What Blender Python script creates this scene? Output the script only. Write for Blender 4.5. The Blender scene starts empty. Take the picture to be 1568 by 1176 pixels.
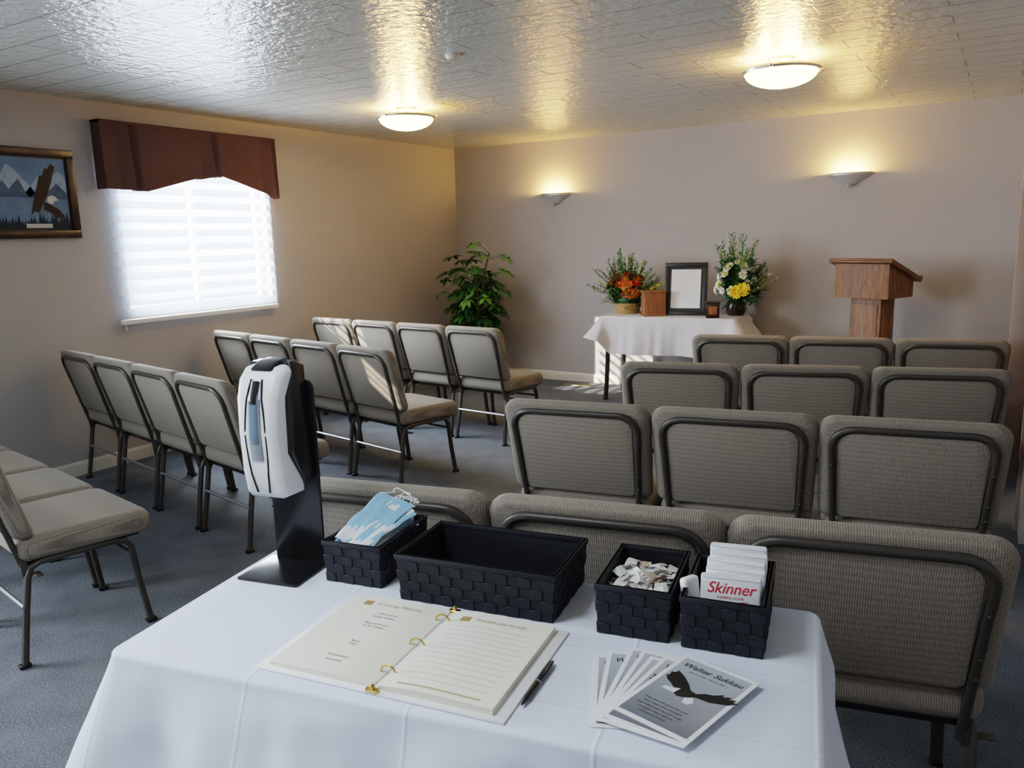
import bpy, bmesh, math, random
from mathutils import Vector, Matrix, noise
random.seed(7)
D = bpy.data
scene = bpy.context.scene
rad = math.radians
try:
    scene.view_settings.view_transform = 'Filmic'
    scene.view_settings.look = 'Medium High Contrast'
except Exception: pass

# ---------------------------------------------------------------- materials
def newmat(name):
    m = D.materials.new(name); m.use_nodes = True
    nt = m.node_tree
    b = nt.nodes.get('Principled BSDF')
    return m, nt, b

def mat(name, col, rough=0.6, metal=0.0, noise_scale=None, noise_amt=0.15, bump=0.0, bump_scale=200, coat=0.0, emis=None, emis_s=0, spec=None, sheen=0.0):
    m, nt, b = newmat(name)
    b.inputs['Base Color'].default_value = (*col, 1)
    b.inputs['Roughness'].default_value = rough
    b.inputs['Metallic'].default_value = metal
    if spec is not None: b.inputs['Specular IOR Level'].default_value = spec
    if coat: b.inputs['Coat Weight'].default_value = coat; b.inputs['Coat Roughness'].default_value = 0.08
    if sheen: b.inputs['Sheen Weight'].default_value = sheen
    if emis: 
        b.inputs['Emission Color'].default_value = (*emis, 1); b.inputs['Emission Strength'].default_value = emis_s
    tc = nt.nodes.new('ShaderNodeTexCoord')
    if noise_scale:
        n = nt.nodes.new('ShaderNodeTexNoise'); n.inputs['Scale'].default_value = noise_scale; n.inputs['Detail'].default_value = 4
        nt.links.new(tc.outputs['Object'], n.inputs['Vector'])
        mx = nt.nodes.new('ShaderNodeMix'); mx.data_type = 'RGBA'
        mx.inputs[6].default_value = (*[c * (1 - noise_amt) for c in col], 1)
        mx.inputs[7].default_value = (*[min(1, c * (1 + noise_amt)) for c in col], 1)
        nt.links.new(n.outputs['Fac'], mx.inputs[0]); nt.links.new(mx.outputs[2], b.inputs['Base Color'])
    if bump:
        n2 = nt.nodes.new('ShaderNodeTexNoise'); n2.inputs['Scale'].default_value = bump_scale; n2.inputs['Detail'].default_value = 3
        nt.links.new(tc.outputs['Object'], n2.inputs['Vector'])
        bp = nt.nodes.new('ShaderNodeBump'); bp.inputs['Strength'].default_value = bump; bp.inputs['Distance'].default_value = 0.004
        nt.links.new(n2.outputs['Fac'], bp.inputs['Height']); nt.links.new(bp.outputs['Normal'], b.inputs['Normal'])
    return m

def fabric_mat(name, col):
    m, nt, b = newmat(name)
    tc = nt.nodes.new('ShaderNodeTexCoord')
    w = []
    for ax in ('X', 'Z', 'Y'):
        wv = nt.nodes.new('ShaderNodeTexWave'); wv.bands_direction = ax; wv.inputs['Scale'].default_value = 62
        wv.inputs['Distortion'].default_value = 1.6; wv.inputs['Detail Scale'].default_value = 3
        nt.links.new(tc.outputs['Object'], wv.inputs['Vector']); w.append(wv)
    mx_ = nt.nodes.new('ShaderNodeMath'); mx_.operation = 'MAXIMUM'
    nt.links.new(w[1].outputs['Fac'], mx_.inputs[0]); nt.links.new(w[2].outputs['Fac'], mx_.inputs[1])
    a2 = nt.nodes.new('ShaderNodeMath'); a2.operation = 'MULTIPLY'
    nt.links.new(w[0].outputs['Fac'], a2.inputs[0]); nt.links.new(mx_.outputs[0], a2.inputs[1])
    ns = nt.nodes.new('ShaderNodeTexNoise'); ns.inputs['Scale'].default_value = 300
    nt.links.new(tc.outputs['Object'], ns.inputs['Vector'])
    a3 = nt.nodes.new('ShaderNodeMath'); a3.operation = 'MULTIPLY_ADD'; a3.inputs[1].default_value = 0.8
    nt.links.new(ns.outputs['Fac'], a3.inputs[0]); nt.links.new(a2.outputs[0], a3.inputs[2])
    cr = nt.nodes.new('ShaderNodeValToRGB')
    cr.color_ramp.elements[0].position = 0.3; cr.color_ramp.elements[0].color = (*[c * .62 for c in col], 1)
    cr.color_ramp.elements[1].position = 1.0; cr.color_ramp.elements[1].color = (*[min(1, c * 1.4) for c in col], 1)
    nt.links.new(a3.outputs[0], cr.inputs['Fac']); nt.links.new(cr.outputs['Color'], b.inputs['Base Color'])
    bp = nt.nodes.new('ShaderNodeBump'); bp.inputs['Strength'].default_value = 0.4; bp.inputs['Distance'].default_value = 0.0015
    nt.links.new(a3.outputs[0], bp.inputs['Height']); nt.links.new(bp.outputs['Normal'], b.inputs['Normal'])
    b.inputs['Roughness'].default_value = 0.85
    b.inputs['Sheen Weight'].default_value = 0.1
    return m

def wood_mat(name, c1, c2, scale=6, rough=0.35, axis='Z'):
    m, nt, b = newmat(name)
    tc = nt.nodes.new('ShaderNodeTexCoord'); mp = nt.nodes.new('ShaderNodeMapping')
    s = {'Z': (scale, scale, scale * .12), 'X': (scale * .12, scale, scale), 'Y': (scale, scale * .12, scale)}[axis]
    mp.inputs['Scale'].default_value = s
    nt.links.new(tc.outputs['Object'], mp.inputs['Vector'])
    n = nt.nodes.new('ShaderNodeTexNoise'); n.inputs['Scale'].default_value = 8; n.inputs['Detail'].default_value = 8; n.inputs['Distortion'].default_value = 1.5
    nt.links.new(mp.outputs[0], n.inputs['Vector'])
    cr = nt.nodes.new('ShaderNodeValToRGB')
    cr.color_ramp.elements[0].position = .35; cr.color_ramp.elements[0].color = (*c1, 1)
    cr.color_ramp.elements[1].position = .65; cr.color_ramp.elements[1].color = (*c2, 1)
    nt.links.new(n.outputs['Fac'], cr.inputs['Fac']); nt.links.new(cr.outputs[0], b.inputs['Base Color'])
    b.inputs['Roughness'].default_value = rough
    return m

M_wall = mat('wall_paint', (.445, .41, .395), .75, noise_scale=3, noise_amt=.03, bump=.35, bump_scale=55)
M_trim = mat('trim_paint', (.72, .66, .57), .4)
M_casing = mat('casing_paint', (.27, .205, .17), .45)
M_white = mat('white_plastic', (.82, .82, .82), .3)
M_fabric = fabric_mat('taupe_upholstery', (.205, .173, .137))
M_frame = mat('bronze_metal', (.065, .055, .048), .4, .3)
M_bar = mat('steel_bar', (.42, .42, .44), .3, .8)
M_black = mat('black_plastic', (.012, .012, .013), .22)
M_blackmat = mat('black_frame_paint', (.015, .014, .014), .4)
M_linen = mat('white_linen', (.71, .76, .88), .85, bump=.35, bump_scale=7, sheen=.1)
def add_creases(m):
    nt = m.node_tree; b = nt.nodes.get('Principled BSDF'); old = b.inputs['Normal'].links[0].from_socket
    tc = nt.nodes.new('ShaderNodeTexCoord'); br = nt.nodes.new('ShaderNodeTexBrick'); br.offset = 0
    br.inputs['Scale'].default_value = 1; br.inputs['Brick Width'].default_value = .31; br.inputs['Row Height'].default_value = .19; br.inputs['Mortar Size'].default_value = .006; br.inputs['Mortar Smooth'].default_value = 1
    nt.links.new(tc.outputs['Object'], br.inputs['Vector']); bp = nt.nodes.new('ShaderNodeBump'); bp.inputs['Strength'].default_value = .4; bp.inputs['Distance'].default_value = .002
    nt.links.new(br.outputs['Fac'], bp.inputs['Height']); nt.links.new(old, bp.inputs['Normal']); nt.links.new(bp.outputs[0], b.inputs['Normal'])
add_creases(M_linen)
M_linen2 = mat('white_damask', (.70, .69, .73), .8, bump=.9, bump_scale=16, sheen=.1)
M_valance = mat('maroon_fabric', (.095, .042, .035), .85, noise_scale=8, noise_amt=.15, bump=.3, bump_scale=300)
M_oak = wood_mat('oak_wood', (.13, .046, .010), (.27, .115, .032), 5, .5)
M_oakx = wood_mat('oak_wood_top', (.12, .042, .010), (.24, .10, .03), 5, .42, 'X')
M_urn = wood_mat('cherry_wood', (.24, .085, .03), (.38, .155, .065), 4, .4)
M_darkwood = wood_mat('dark_wood', (.018, .009, .006), (.045, .02, .013), 6, .3)
M_gold = mat('gold_metal', (.75, .5, .15), .25, 1.0)
M_nickel = mat('brushed_nickel', (.55, .52, .47), .3, .9)
M_paper = mat('cream_paper', (.80, .76, .65), .7)
M_paperw = mat('white_paper', (.82, .82, .82), .6)
M_ink = mat('ink', (.05, .05, .05), .7)
M_redink = mat('red_ink', (.5, .015, .03), .6)
M_goldink = mat('gold_ink', (.38, .27, .10), .5)
M_line = mat('ruled_line', (.55, .52, .45), .7)
M_maskblue = mat('mask_blue', (.28, .50, .72), .8, noise_scale=50, noise_amt=.08)
M_wicker = mat('wicker', (.50, .30, .12), .6, noise_scale=40, noise_amt=.4)
M_weave = mat('black_weave', (.013, .014, .019), .6, noise_scale=200, noise_amt=.4, bump=.3, bump_scale=600, spec=.3)
M_leaf = mat('leaf_green', (.04, .15, .025), .4, noise_scale=12, noise_amt=.5)
M_leaf2 = mat('leaf_green_light', (.12, .27, .05), .5, noise_scale=20, noise_amt=.4)
M_leafd = mat('leaf_green_dark', (.02, .075, .018), .35, noise_scale=12, noise_amt=.4)
M_stem = mat('stem', (.09, .07, .03), .7)
M_pot = mat('terracotta_pot', (.30, .13, .07), .6)
M_soil = mat('soil', (.03, .02, .012), .95)
M_fl = {k: mat('petal_' + k, c, .6) for k, c in dict(orange=(.85, .20, .03), red=(.55, .02, .02), yellow=(.9, .62, .03), white=(.85, .85, .78), cream=(.8, .75, .45), rust=(.5, .1, .03)).items()}
M_ceramic = mat('sconce_ceramic', (.50, .49, .47), .45)

def ceiling_mat():
    m, nt, b = newmat('gloss_ceiling_tile')
    tc = nt.nodes.new('ShaderNodeTexCoord')
    br = nt.nodes.new('ShaderNodeTexBrick'); br.inputs['Scale'].default_value = 1
    br.inputs['Brick Width'].default_value = .8; br.inputs['Row Height'].default_value = .2
    br.inputs['Mortar Size'].default_value = .005; br.inputs['Mortar Smooth'].default_value = .4; br.offset = .37
    nt.links.new(tc.outputs['Object'], br.inputs['Vector'])
    n = nt.nodes.new('ShaderNodeTexNoise'); n.inputs['Scale'].default_value = 24; n.inputs['Detail'].default_value = 4; n.inputs['Roughness'].default_value = .55
    nt.links.new(tc.outputs['Object'], n.inputs['Vector'])
    b1 = nt.nodes.new('ShaderNodeBump'); b1.inputs['Strength'].default_value = 1; b1.inputs['Distance'].default_value = .011
    nt.links.new(n.outputs['Fac'], b1.inputs['Height'])
    b2 = nt.nodes.new('ShaderNodeBump'); b2.invert = True; b2.inputs['Strength'].default_value = 1; b2.inputs['Distance'].default_value = .008
    nt.links.new(br.outputs['Fac'], b2.inputs['Height']); nt.links.new(b1.outputs[0], b2.inputs['Normal'])
    nt.links.new(b2.outputs[0], b.inputs['Normal'])
    mx = nt.nodes.new('ShaderNodeMix'); mx.data_type = 'RGBA'
    mx.inputs[6].default_value = (.54, .54, .50, 1); mx.inputs[7].default_value = (.28, .27, .25, 1)
    nt.links.new(br.outputs['Fac'], mx.inputs[0]); nt.links.new(mx.outputs[2], b.inputs['Base Color'])
    b.inputs['Roughness'].default_value = .12
    b.inputs['Specular IOR Level'].default_value = .65
    return m
M_ceil = ceiling_mat()

def carpet_mat():
    m, nt, b = newmat('blue_grey_carpet')
    tc = nt.nodes.new('ShaderNodeTexCoord')
    n = nt.nodes.new('ShaderNodeTexNoise'); n.inputs['Scale'].default_value = 140; n.inputs['Detail'].default_value = 5
    nt.links.new(tc.outputs['Object'], n.inputs['Vector'])
    n2 = nt.nodes.new('ShaderNodeTexNoise'); n2.inputs['Scale'].default_value = 6; n2.inputs['Detail'].default_value = 3
    nt.links.new(tc.outputs['Object'], n2.inputs['Vector'])
    ad = nt.nodes.new('ShaderNodeMath'); ad.operation = 'MULTIPLY_ADD'; ad.inputs[1].default_value = .35
    nt.links.new(n2.outputs['Fac'], ad.inputs[0]); nt.links.new(n.outputs['Fac'], ad.inputs[2])
    cr = nt.nodes.new('ShaderNodeValToRGB')
    cr.color_ramp.elements[0].position = .45; cr.color_ramp.elements[0].color = (.055, .064, .076, 1)
    cr.color_ramp.elements[1].position = .9; cr.color_ramp.elements[1].color = (.185, .20, .22, 1)
    nt.links.new(ad.outputs[0], cr.inputs['Fac']); nt.links.new(cr.outputs[0], b.inputs['Base Color'])
    bp = nt.nodes.new('ShaderNodeBump'); bp.inputs['Strength'].default_value = .6; bp.inputs['Distance'].default_value = .005
    nt.links.new(n.outputs['Fac'], bp.inputs['Height']); nt.links.new(bp.outputs[0], b.inputs['Normal'])
    b.inputs['Roughness'].default_value = .95
    return m
M_carpet = carpet_mat()

def sheer_mat(name, transp, col):
    m = D.materials.new(name); m.use_nodes = True; nt = m.node_tree; nt.nodes.clear()
    o = nt.nodes.new('ShaderNodeOutputMaterial'); t = nt.nodes.new('ShaderNodeBsdfTransparent'); tl = nt.nodes.new('ShaderNodeBsdfTranslucent'); df = nt.nodes.new('ShaderNodeBsdfDiffuse')
    tl.inputs[0].default_value = (*col, 1); df.inputs[0].default_value = (*col, 1)
    a = nt.nodes.new('ShaderNodeMixShader'); a.inputs[0].default_value = .5
    nt.links.new(tl.outputs[0], a.inputs[1]); nt.links.new(df.outputs[0], a.inputs[2])
    c = nt.nodes.new('ShaderNodeMixShader'); c.inputs[0].default_value = transp
    nt.links.new(a.outputs[0], c.inputs[1]); nt.links.new(t.outputs[0], c.inputs[2]); nt.links.new(c.outputs[0], o.inputs[0])
    return m
M_sheer = sheer_mat('sheer_shade', .86, (.85, .9, .95))
M_vane = sheer_mat('shade_vane', .0, (.40, .46, .54))
M_opaque = mat('sun_block_fabric', (.75, .75, .74), .8)  # opaque, used only on the added out-of-view sun blockers

# ---------------------------------------------------------------- mesh builder
class MB:
    def __init__(s): s.bm = bmesh.new(); s.mats = []
    def mi(s, m):
        if m not in s.mats: s.mats.append(m)
        return s.mats.index(m)
    def add(s, part, m, M=None, fn=None):
        if fn:
            for v in part.verts: v.co = Vector(fn(v.co))
        if M is not None: bmesh.ops.transform(part, matrix=M, verts=part.verts)
        i = s.mi(m)
        for f in part.faces: f.material_index = i; f.smooth = True
        me = D.meshes.new('tmp'); part.to_mesh(me); part.free(); s.bm.from_mesh(me); D.meshes.remove(me)
    def face(s, pts, m):
        vs = [s.bm.verts.new(p) for p in pts]
        try:
            f = s.bm.faces.new(vs); f.material_index = s.mi(m); f.smooth = True
        except ValueError: pass
    def mesh(s, name, angle=40, recalc=True):
        if recalc: bmesh.ops.recalc_face_normals(s.bm, faces=s.bm.faces)
        me = D.meshes.new(name); s.bm.to_mesh(me); s.bm.free()
        for m in s.mats: me.materials.append(m)
        me.set_sharp_from_angle(angle=rad(angle))
        return me
    def obj(s, name, loc=(0, 0, 0), rotz=0, parent=None, angle=40, recalc=True):
        o = D.objects.new(name, s.mesh(name, angle, recalc)); scene.collection.objects.link(o)
        o.location = loc; o.rotation_euler = (0, 0, rotz)
        if parent: o.parent = parent
        return o

def box(x0, x1, y0, y1, z0, z1, bev=0, seg=2):
    bm = bmesh.new(); bmesh.ops.create_cube(bm, size=1)
    for v in bm.verts:
        v.co = Vector(((x0 + x1) / 2 + v.co.x * (x1 - x0), (y0 + y1) / 2 + v.co.y * (y1 - y0), (z0 + z1) / 2 + v.co.z * (z1 - z0)))
    if bev: bmesh.ops.bevel(bm, geom=bm.edges[:], offset=bev, segments=seg, profile=.5, affect='EDGES', clamp_overlap=True)
    return bm

def cbox(c, s, bev=0, seg=2): return box(c[0] - s[0] / 2, c[0] + s[0] / 2, c[1] - s[1] / 2, c[1] + s[1] / 2, c[2] - s[2] / 2, c[2] + s[2] / 2, bev, seg)

def rrect(x0, x1, z0, z1, rb, rt, n=6):
    pts = []
    for (cx, cz, r, a0) in ((x1 - rb, z0 + rb, rb, -90), (x1 - rt, z1 - rt, rt, 0), (x0 + rt, z1 - rt, rt, 90), (x0 + rb, z0 + rb, rb, 180)):
        for i in range(n + 1):
            a = rad(a0 + 90 * i / n); pts.append((cx + r * math.cos(a), cz + r * math.sin(a)))
    return pts

def extr(pts, y0, y1, bev=0, seg=3, plane='xz'):
    bm = bmesh.new()
    def P(p, t): return (p[0], t, p[1]) if plane == 'xz' else ((p[0], p[1], t) if plane == 'xy' else (t, p[0], p[1]))
    a = [bm.verts.new(P(p, y0)) for p in pts]; b = [bm.verts.new(P(p, y1)) for p in pts]
    n = len(pts); caps = [bm.faces.new(a), bm.faces.new(b[::-1])]
    for i in range(n): bm.faces.new((a[i], b[i], b[(i + 1) % n], a[(i + 1) % n]))
    bmesh.ops.recalc_face_normals(bm, faces=bm.faces)
    if bev:
        es = list({e for f in caps for e in f.edges})
        bmesh.ops.bevel(bm, geom=es, offset=bev, segments=seg, profile=.5, affect='EDGES', clamp_overlap=False)
    return bm

def sweep(path, prof, ref=Vector((0, 0, 1)), closed=False):
    bm = bmesh.new(); path = [Vector(p) for p in path]; n = len(path); rings = []
    for i, p in enumerate(path):
        if closed: t = path[(i + 1) % n] - path[i - 1]
        else: t = path[min(i + 1, n - 1)] - path[max(i - 1, 0)]
        t.normalize(); s = t.cross(ref)
        if s.length < 1e-4: s = t.cross(Vector((1, 0, 0)))
        s.normalize(); u = s.cross(t)
        k = 1.0
        if (closed or 0 < i < n - 1):
            a = (path[(i + 1) % n] - p).normalized(); b_ = (p - path[i - 1]).normalized()
            c = max(.5, math.sqrt(max(0, (1 + a.dot(b_)) / 2))); k = 1 / c
        rings.append([bm.verts.new(p + s * q[0] * k + u * q[1]) for q in prof])
    m = len(prof)
    for i in range(n if closed else n - 1):
        A, B = rings[i], rings[(i + 1) % n]
        for j in range(m): bm.faces.new((A[j], A[(j + 1) % m], B[(j + 1) % m], B[j]))
    if not closed: bm.faces.new(rings[0][::-1]); bm.faces.new(rings[-1])
    return bm
def circ(r, n=8): return [(r * math.cos(2 * math.pi * i / n), r * math.sin(2 * math.pi * i / n)) for i in range(n)]
def sq(w, h, c=.003): 
    w /= 2; h /= 2
    return [(w - c, -h), (w, -h + c), (w, h - c), (w - c, h), (-w + c, h), (-w, h - c), (-w, -h + c), (-w + c, -h)]

def lathe(prof, n=32, a0=0, a1=360, cap=False):
    bm = bmesh.new(); full = abs(a1 - a0) >= 359.9; k = n if full else n + 1
    rings = []
    for i in range(k):
        a = rad(a0 + (a1 - a0) * i / n)
        rings.append([bm.verts.new((r * math.cos(a), r * math.sin(a), z)) for r, z in prof])
    for i in range(n):
        A, B = rings[i], rings[(i + 1) % k]
        for j in range(len(prof) - 1): bm.faces.new((A[j], B[j], B[j + 1], A[j + 1]))
    bmesh.ops.remove_doubles(bm, verts=bm.verts, dist=1e-5)
    return bm

def ball(c, r, sub=2, sc=(1, 1, 1)):
    bm = bmesh.new(); bmesh.ops.create_icosphere(bm, subdivisions=sub, radius=r)
    for v in bm.verts: v.co = Vector((c[0] + v.co.x * sc[0], c[1] + v.co.y * sc[1], c[2] + v.co.z * sc[2]))
    return bm

def empty(name, loc=(0, 0, 0), rotz=0, rot=None, parent=None):
    e = D.objects.new(name, None); scene.collection.objects.link(e); e.location = loc
    e.rotation_euler = rot if rot else (0, 0, rotz); e.empty_display_size = .1
    if parent: e.parent = parent
    return e

def text(name, body, size, loc, m, parent, rot=(0, 0, 0), align='CENTER', shear=0.0, bold=0.0):
    c = D.curves.new(name, 'FONT'); c.body = body; c.size = size; c.align_x = align; c.align_y = 'CENTER'; c.shear = shear; c.offset = bold
    c.materials.append(m)
    o = D.objects.new(name, c); scene.collection.objects.link(o); o.location = loc; o.rotation_euler = rot; o.parent = parent
    return o

# ---------------------------------------------------------------- room
XL, YB, ZC = -5.19, 7.32, 2.44
XR, XR2, YN = .14, 1.35, -2.7
T = .14
def wall(name, axis, p0, p1, u0, u1, z0, z1, holes, m):
    us = sorted({u0, u1, *[h[0] for h in holes], *[h[1] for h in holes]}); zs = sorted({z0, z1, *[h[2] for h in holes], *[h[3] for h in holes]})
    mb = MB()
    for i in range(len(us) - 1):
        for j in range(len(zs) - 1):
            uc = (us[i] + us[i + 1]) / 2; zc = (zs[j] + zs[j + 1]) / 2
            if any(h[0] < uc < h[1] and h[2] < zc < h[3] for h in holes): continue
            if axis == 'x': b = box(p0, p1, us[i], us[i + 1], zs[j], zs[j + 1])
            else: b = box(us[i], us[i + 1], p0, p1, zs[j], zs[j + 1])
            mb.add(b, m)
    bmesh.ops.remove_doubles(mb.bm, verts=mb.bm.verts, dist=1e-5)
    o = mb.obj(name, recalc=False)
    for p in o.data.polygons: p.use_smooth = False
    return o
W1 = (3.36, 4.64, 1.03, 2.16)
W2 = (-.9, .50, 1.0, 2.32)
W3 = (-2.35, -1.35, 1.0, 2.15)
wall('wall_left', 'x', XL - T, XL, YN - T, YB + T, 0, ZC, [W1, W2, W3], M_wall)
wall('wall_far', 'y', YB, YB + T, XL - T, XR + T, 0, ZC, [], M_wall)
wall('wall_right', 'x', XR, XR + T, 4.3, YB + T, 0, ZC, [(4.56, 5.42, 0, 2.0)], M_wall)
wall('wall_return', 'y', 4.3, 4.3 + T, XR + T, XR2 + T, 0, ZC, [], M_wall)
wall('wall_entry', 'x', XR2, XR2 + T, YN - T, 4.3, 0, ZC, [], M_wall)
wall('wall_near', 'y', YN - T, YN, XL - T, XR2 + T, 0, ZC, [], M_wall)
mb = MB(); mb.add(box(XL - T, XR2 + T, YN - T, YB + T, -.1, 0), M_carpet); mb.obj('floor')
mb = MB(); mb.add(box(XL - T, XR2 + T, YN - T, YB + T, ZC, ZC + .1), M_ceil); mb.obj('ceiling')

def baseboard(name, a, b, n):
    prof = [(0, 0), (.014, 0), (.014, .07), (.010, .082), (.004, .092), (0, .092)]
    a = Vector((*a, 0)); b = Vector((*b, 0)); n = Vector((*n, 0)); mb = MB(); bm = bmesh.new()
    A = [bm.verts.new(a + n * p[0] + Vector((0, 0, p[1]))) for p in prof]; B = [bm.verts.new(b + n * p[0] + Vector((0, 0, p[1]))) for p in prof]
    for i in range(len(prof)): bm.faces.new((A[i], A[(i + 1) % 6], B[(i + 1) % 6], B[i]))
    bm.faces.new(A[::-1]); bm.faces.new(B); mb.add(bm, M_trim); return mb.obj(name, angle=20)
baseboard('baseboard_left', (XL, YN), (XL, YB), (1, 0))
baseboard('baseboard_far', (XL, YB), (XR, YB), (0, -1))
baseboard('baseboard_right', (XR, 5.5), (XR, YB), (-1, 0))
baseboard('baseboard_near', (XL, YN), (XR2, YN), (0, 1))
baseboard('baseboard_entry', (XR2, YN), (XR2, 4.3), (-1, 0))

# door + casing in right wall
mb = MB()
mb.add(box(XR - .02, XR + .02, 4.48, 4.56, 0, 2.08, .004), M_casing)
mb.add(box(XR - .10, XR + .02, 5.42, 5.50, 0, 1.97, .006), M_casing)
mb.add(box(XR - .02, XR + .02, 4.48, 5.50, 2.0, 2.08, .004), M_casing)
mb.obj('trim_1')
mb = MB(); mb.add(box(XR + .03, XR + .07, 4.565, 5.415, .01, 1.995, .003), M_casing)
for z0, z1 in ((.2, .95), (1.1, 1.85)): mb.add(box(XR + .02, XR + .04, 4.7, 5.28, z0, z1, .008), M_casing)
mb.add(ball((XR + .0, 4.63, .95), .028), M_nickel); mb.add(box(XR, XR + .04, 4.62, 4.64, .94, .96), M_nickel)
mb.obj('door_1')

# windows
def window(name, W):
    y0, y1, z0, z1 = W; mb = MB(); x0, x1 = XL - T + .02, XL - T + .06; f = .045
    tf = f if name == 'window_1' else .004
    for b in ((y0, y1, z0, z0 + f), (y0, y1, z1 - tf, z1), (y0, y0 + f, z0 + f, z1 - tf), (y1 - f, y1, z0 + f, z1 - tf), ((y0 + y1) / 2 - .02, (y0 + y1) / 2 + .02, z0 + f, z1 - tf)):
        mb.add(box(x0, x1, b[0], b[1], b[2], b[3], .002), M_white)
    mb.add(box(XL - .05, XL + .012, y0 - .03, y1 + .03, z0 - .02, z0, .003), M_trim)
    return mb.obj(name)
window('window_1', W1); window('window_2', W2); window('window_3', W3)

def shade(name, y0, y1, z0, z1, x=XL + .05, pitch=.098):
    mb = MB(); n = int((z1 - z0) / pitch)
    mb.face([(x, y0, z0), (x, y1, z0), (x, y1, z1), (x, y0, z1)], M_sheer)
    for i in range(n):
        z = z0 + .02 + i * pitch
        k = 6
        for j in range(k):
            def P(t, y): return (x - .003 - .022 * t, y, z + .048 * t + .008 * math.sin(math.pi * t))
            mb.face([P(j / k, y0), P(j / k, y1), P((j + 1) / k, y1), P((j + 1) / k, y0)], M_vane)
    mb.add(box(x - .03, x + .012, y0 - .004, y1 + .004, z0 - .035, z0, .008), M_white)
    mb.add(box(x - .035, x + .012, y0 - .004, y1 + .004, z1, z1 + .06, .006), M_white)
    mb.add(sweep([(x, y0 + .02, z0 - .03), (x + .002, y0 + .018, z0 - .075)], circ(.003, 6)), M_white)
    return mb.obj(name, recalc=False)
shade('sun_block_shade', 3.26, 4.645, 1.00, 2.10)
def sun_block_roller(name, y0, y1, z0, z1, tabs=()):
    mb = MB(); mb.add(box(XL + .02, XL + .024, y0, y1, z0, z1), M_opaque); mb.add(box(XL + .012, XL + .034, y0, y1, z0 - .02, z0, .005), M_white)
    for a, b, c, d in tabs: mb.add(box(XL + .02, XL + .024, a, b, c, d), M_opaque)
    return mb.obj(name)
sun_block_roller('sun_block_shade', -2.42, -1.28, .95, 2.22)  # added unseen blocker, keeps sun from coming through the opening
sun_block_roller('sun_block_shade', -.97, .57, .95, 2.03, [(-.97, .13, 2.03, 2.38), (.13, .57, 2.065, 2.085), (.13, .57, 2.115, 2.135), (.13, .57, 2.165, 2.38)])  # added unseen blocker, its slits shape the sun patch on the chairs

# valance
def valance():
    mb = MB(); bm = bmesh.new(); y0, y1 = 3.215, 4.70; zt = 2.315; dep = .10
    pleats = [.13, .57, .955]
    def zb(u):
        pts = [(0, 1.875), (.20, 1.865), (.46, 1.965), (.50, 1.965), (.56, 1.985), (.60, 1.985), (.63, 1.995), (.90, 1.885), (.93, 1.84), (1, 1.85)]
        for a, b in zip(pts, pts[1:]):
            if a[0] <= u <= b[0]: return a[1] + (b[1] - a[1]) * (u - a[0]) / (b[0] - a[0])
        return 1.85
    cols = []; N = 220; K = 14
    for i in range(N + 1):
        u = i / N; col = []
        for j in range(K + 1):
            v = j / K; x = dep + .015 * v
            for p in pleats:
                d = (u - p) / .05; wv = .4 + .6 * v
                if -1.2 < d < 0: x += .045 * wv * (1 + d / 1.2)
                elif 0 <= d < .12: x += .045 * wv - (.12 * wv) * d / .12
                elif .12 <= d < 1: x += -.075 * wv * (1 - (d - .12) / .88)
            x += .008 * noise.noise(Vector((u * 9, v * 2, 3))) * (0.4 + v)
            x = max(x, .075)
            col.append(bm.verts.new((XL + x, y0 + (y1 - y0) * u, zt + (zb(u) - zt) * v)))
        cols.append(col)
    for i in range(N):
        for j in range(K): bm.faces.new((cols[i][j], cols[i + 1][j], cols[i + 1][j + 1], cols[i][j + 1]))
    for i in (0, N):
        back = [bm.verts.new((XL + .002, v.co.y, v.co.z)) for v in cols[i]]
        for j in range(K): bm.faces.new((cols[i][j], back[j], back[j + 1], cols[i][j + 1]))
    mb.add(bm, M_valance)
    mb.add(box(XL + .001, XL + dep, y0, y1, zt - .015, zt + .003), M_valance)
    mb.add(ball((XL + .125, y0 + (y1 - y0) * .60, 2.0), .022, 2, (.6, 1.6, .7)), M_valance)
    return mb.obj('window_valance', angle=35)
valance()

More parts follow.
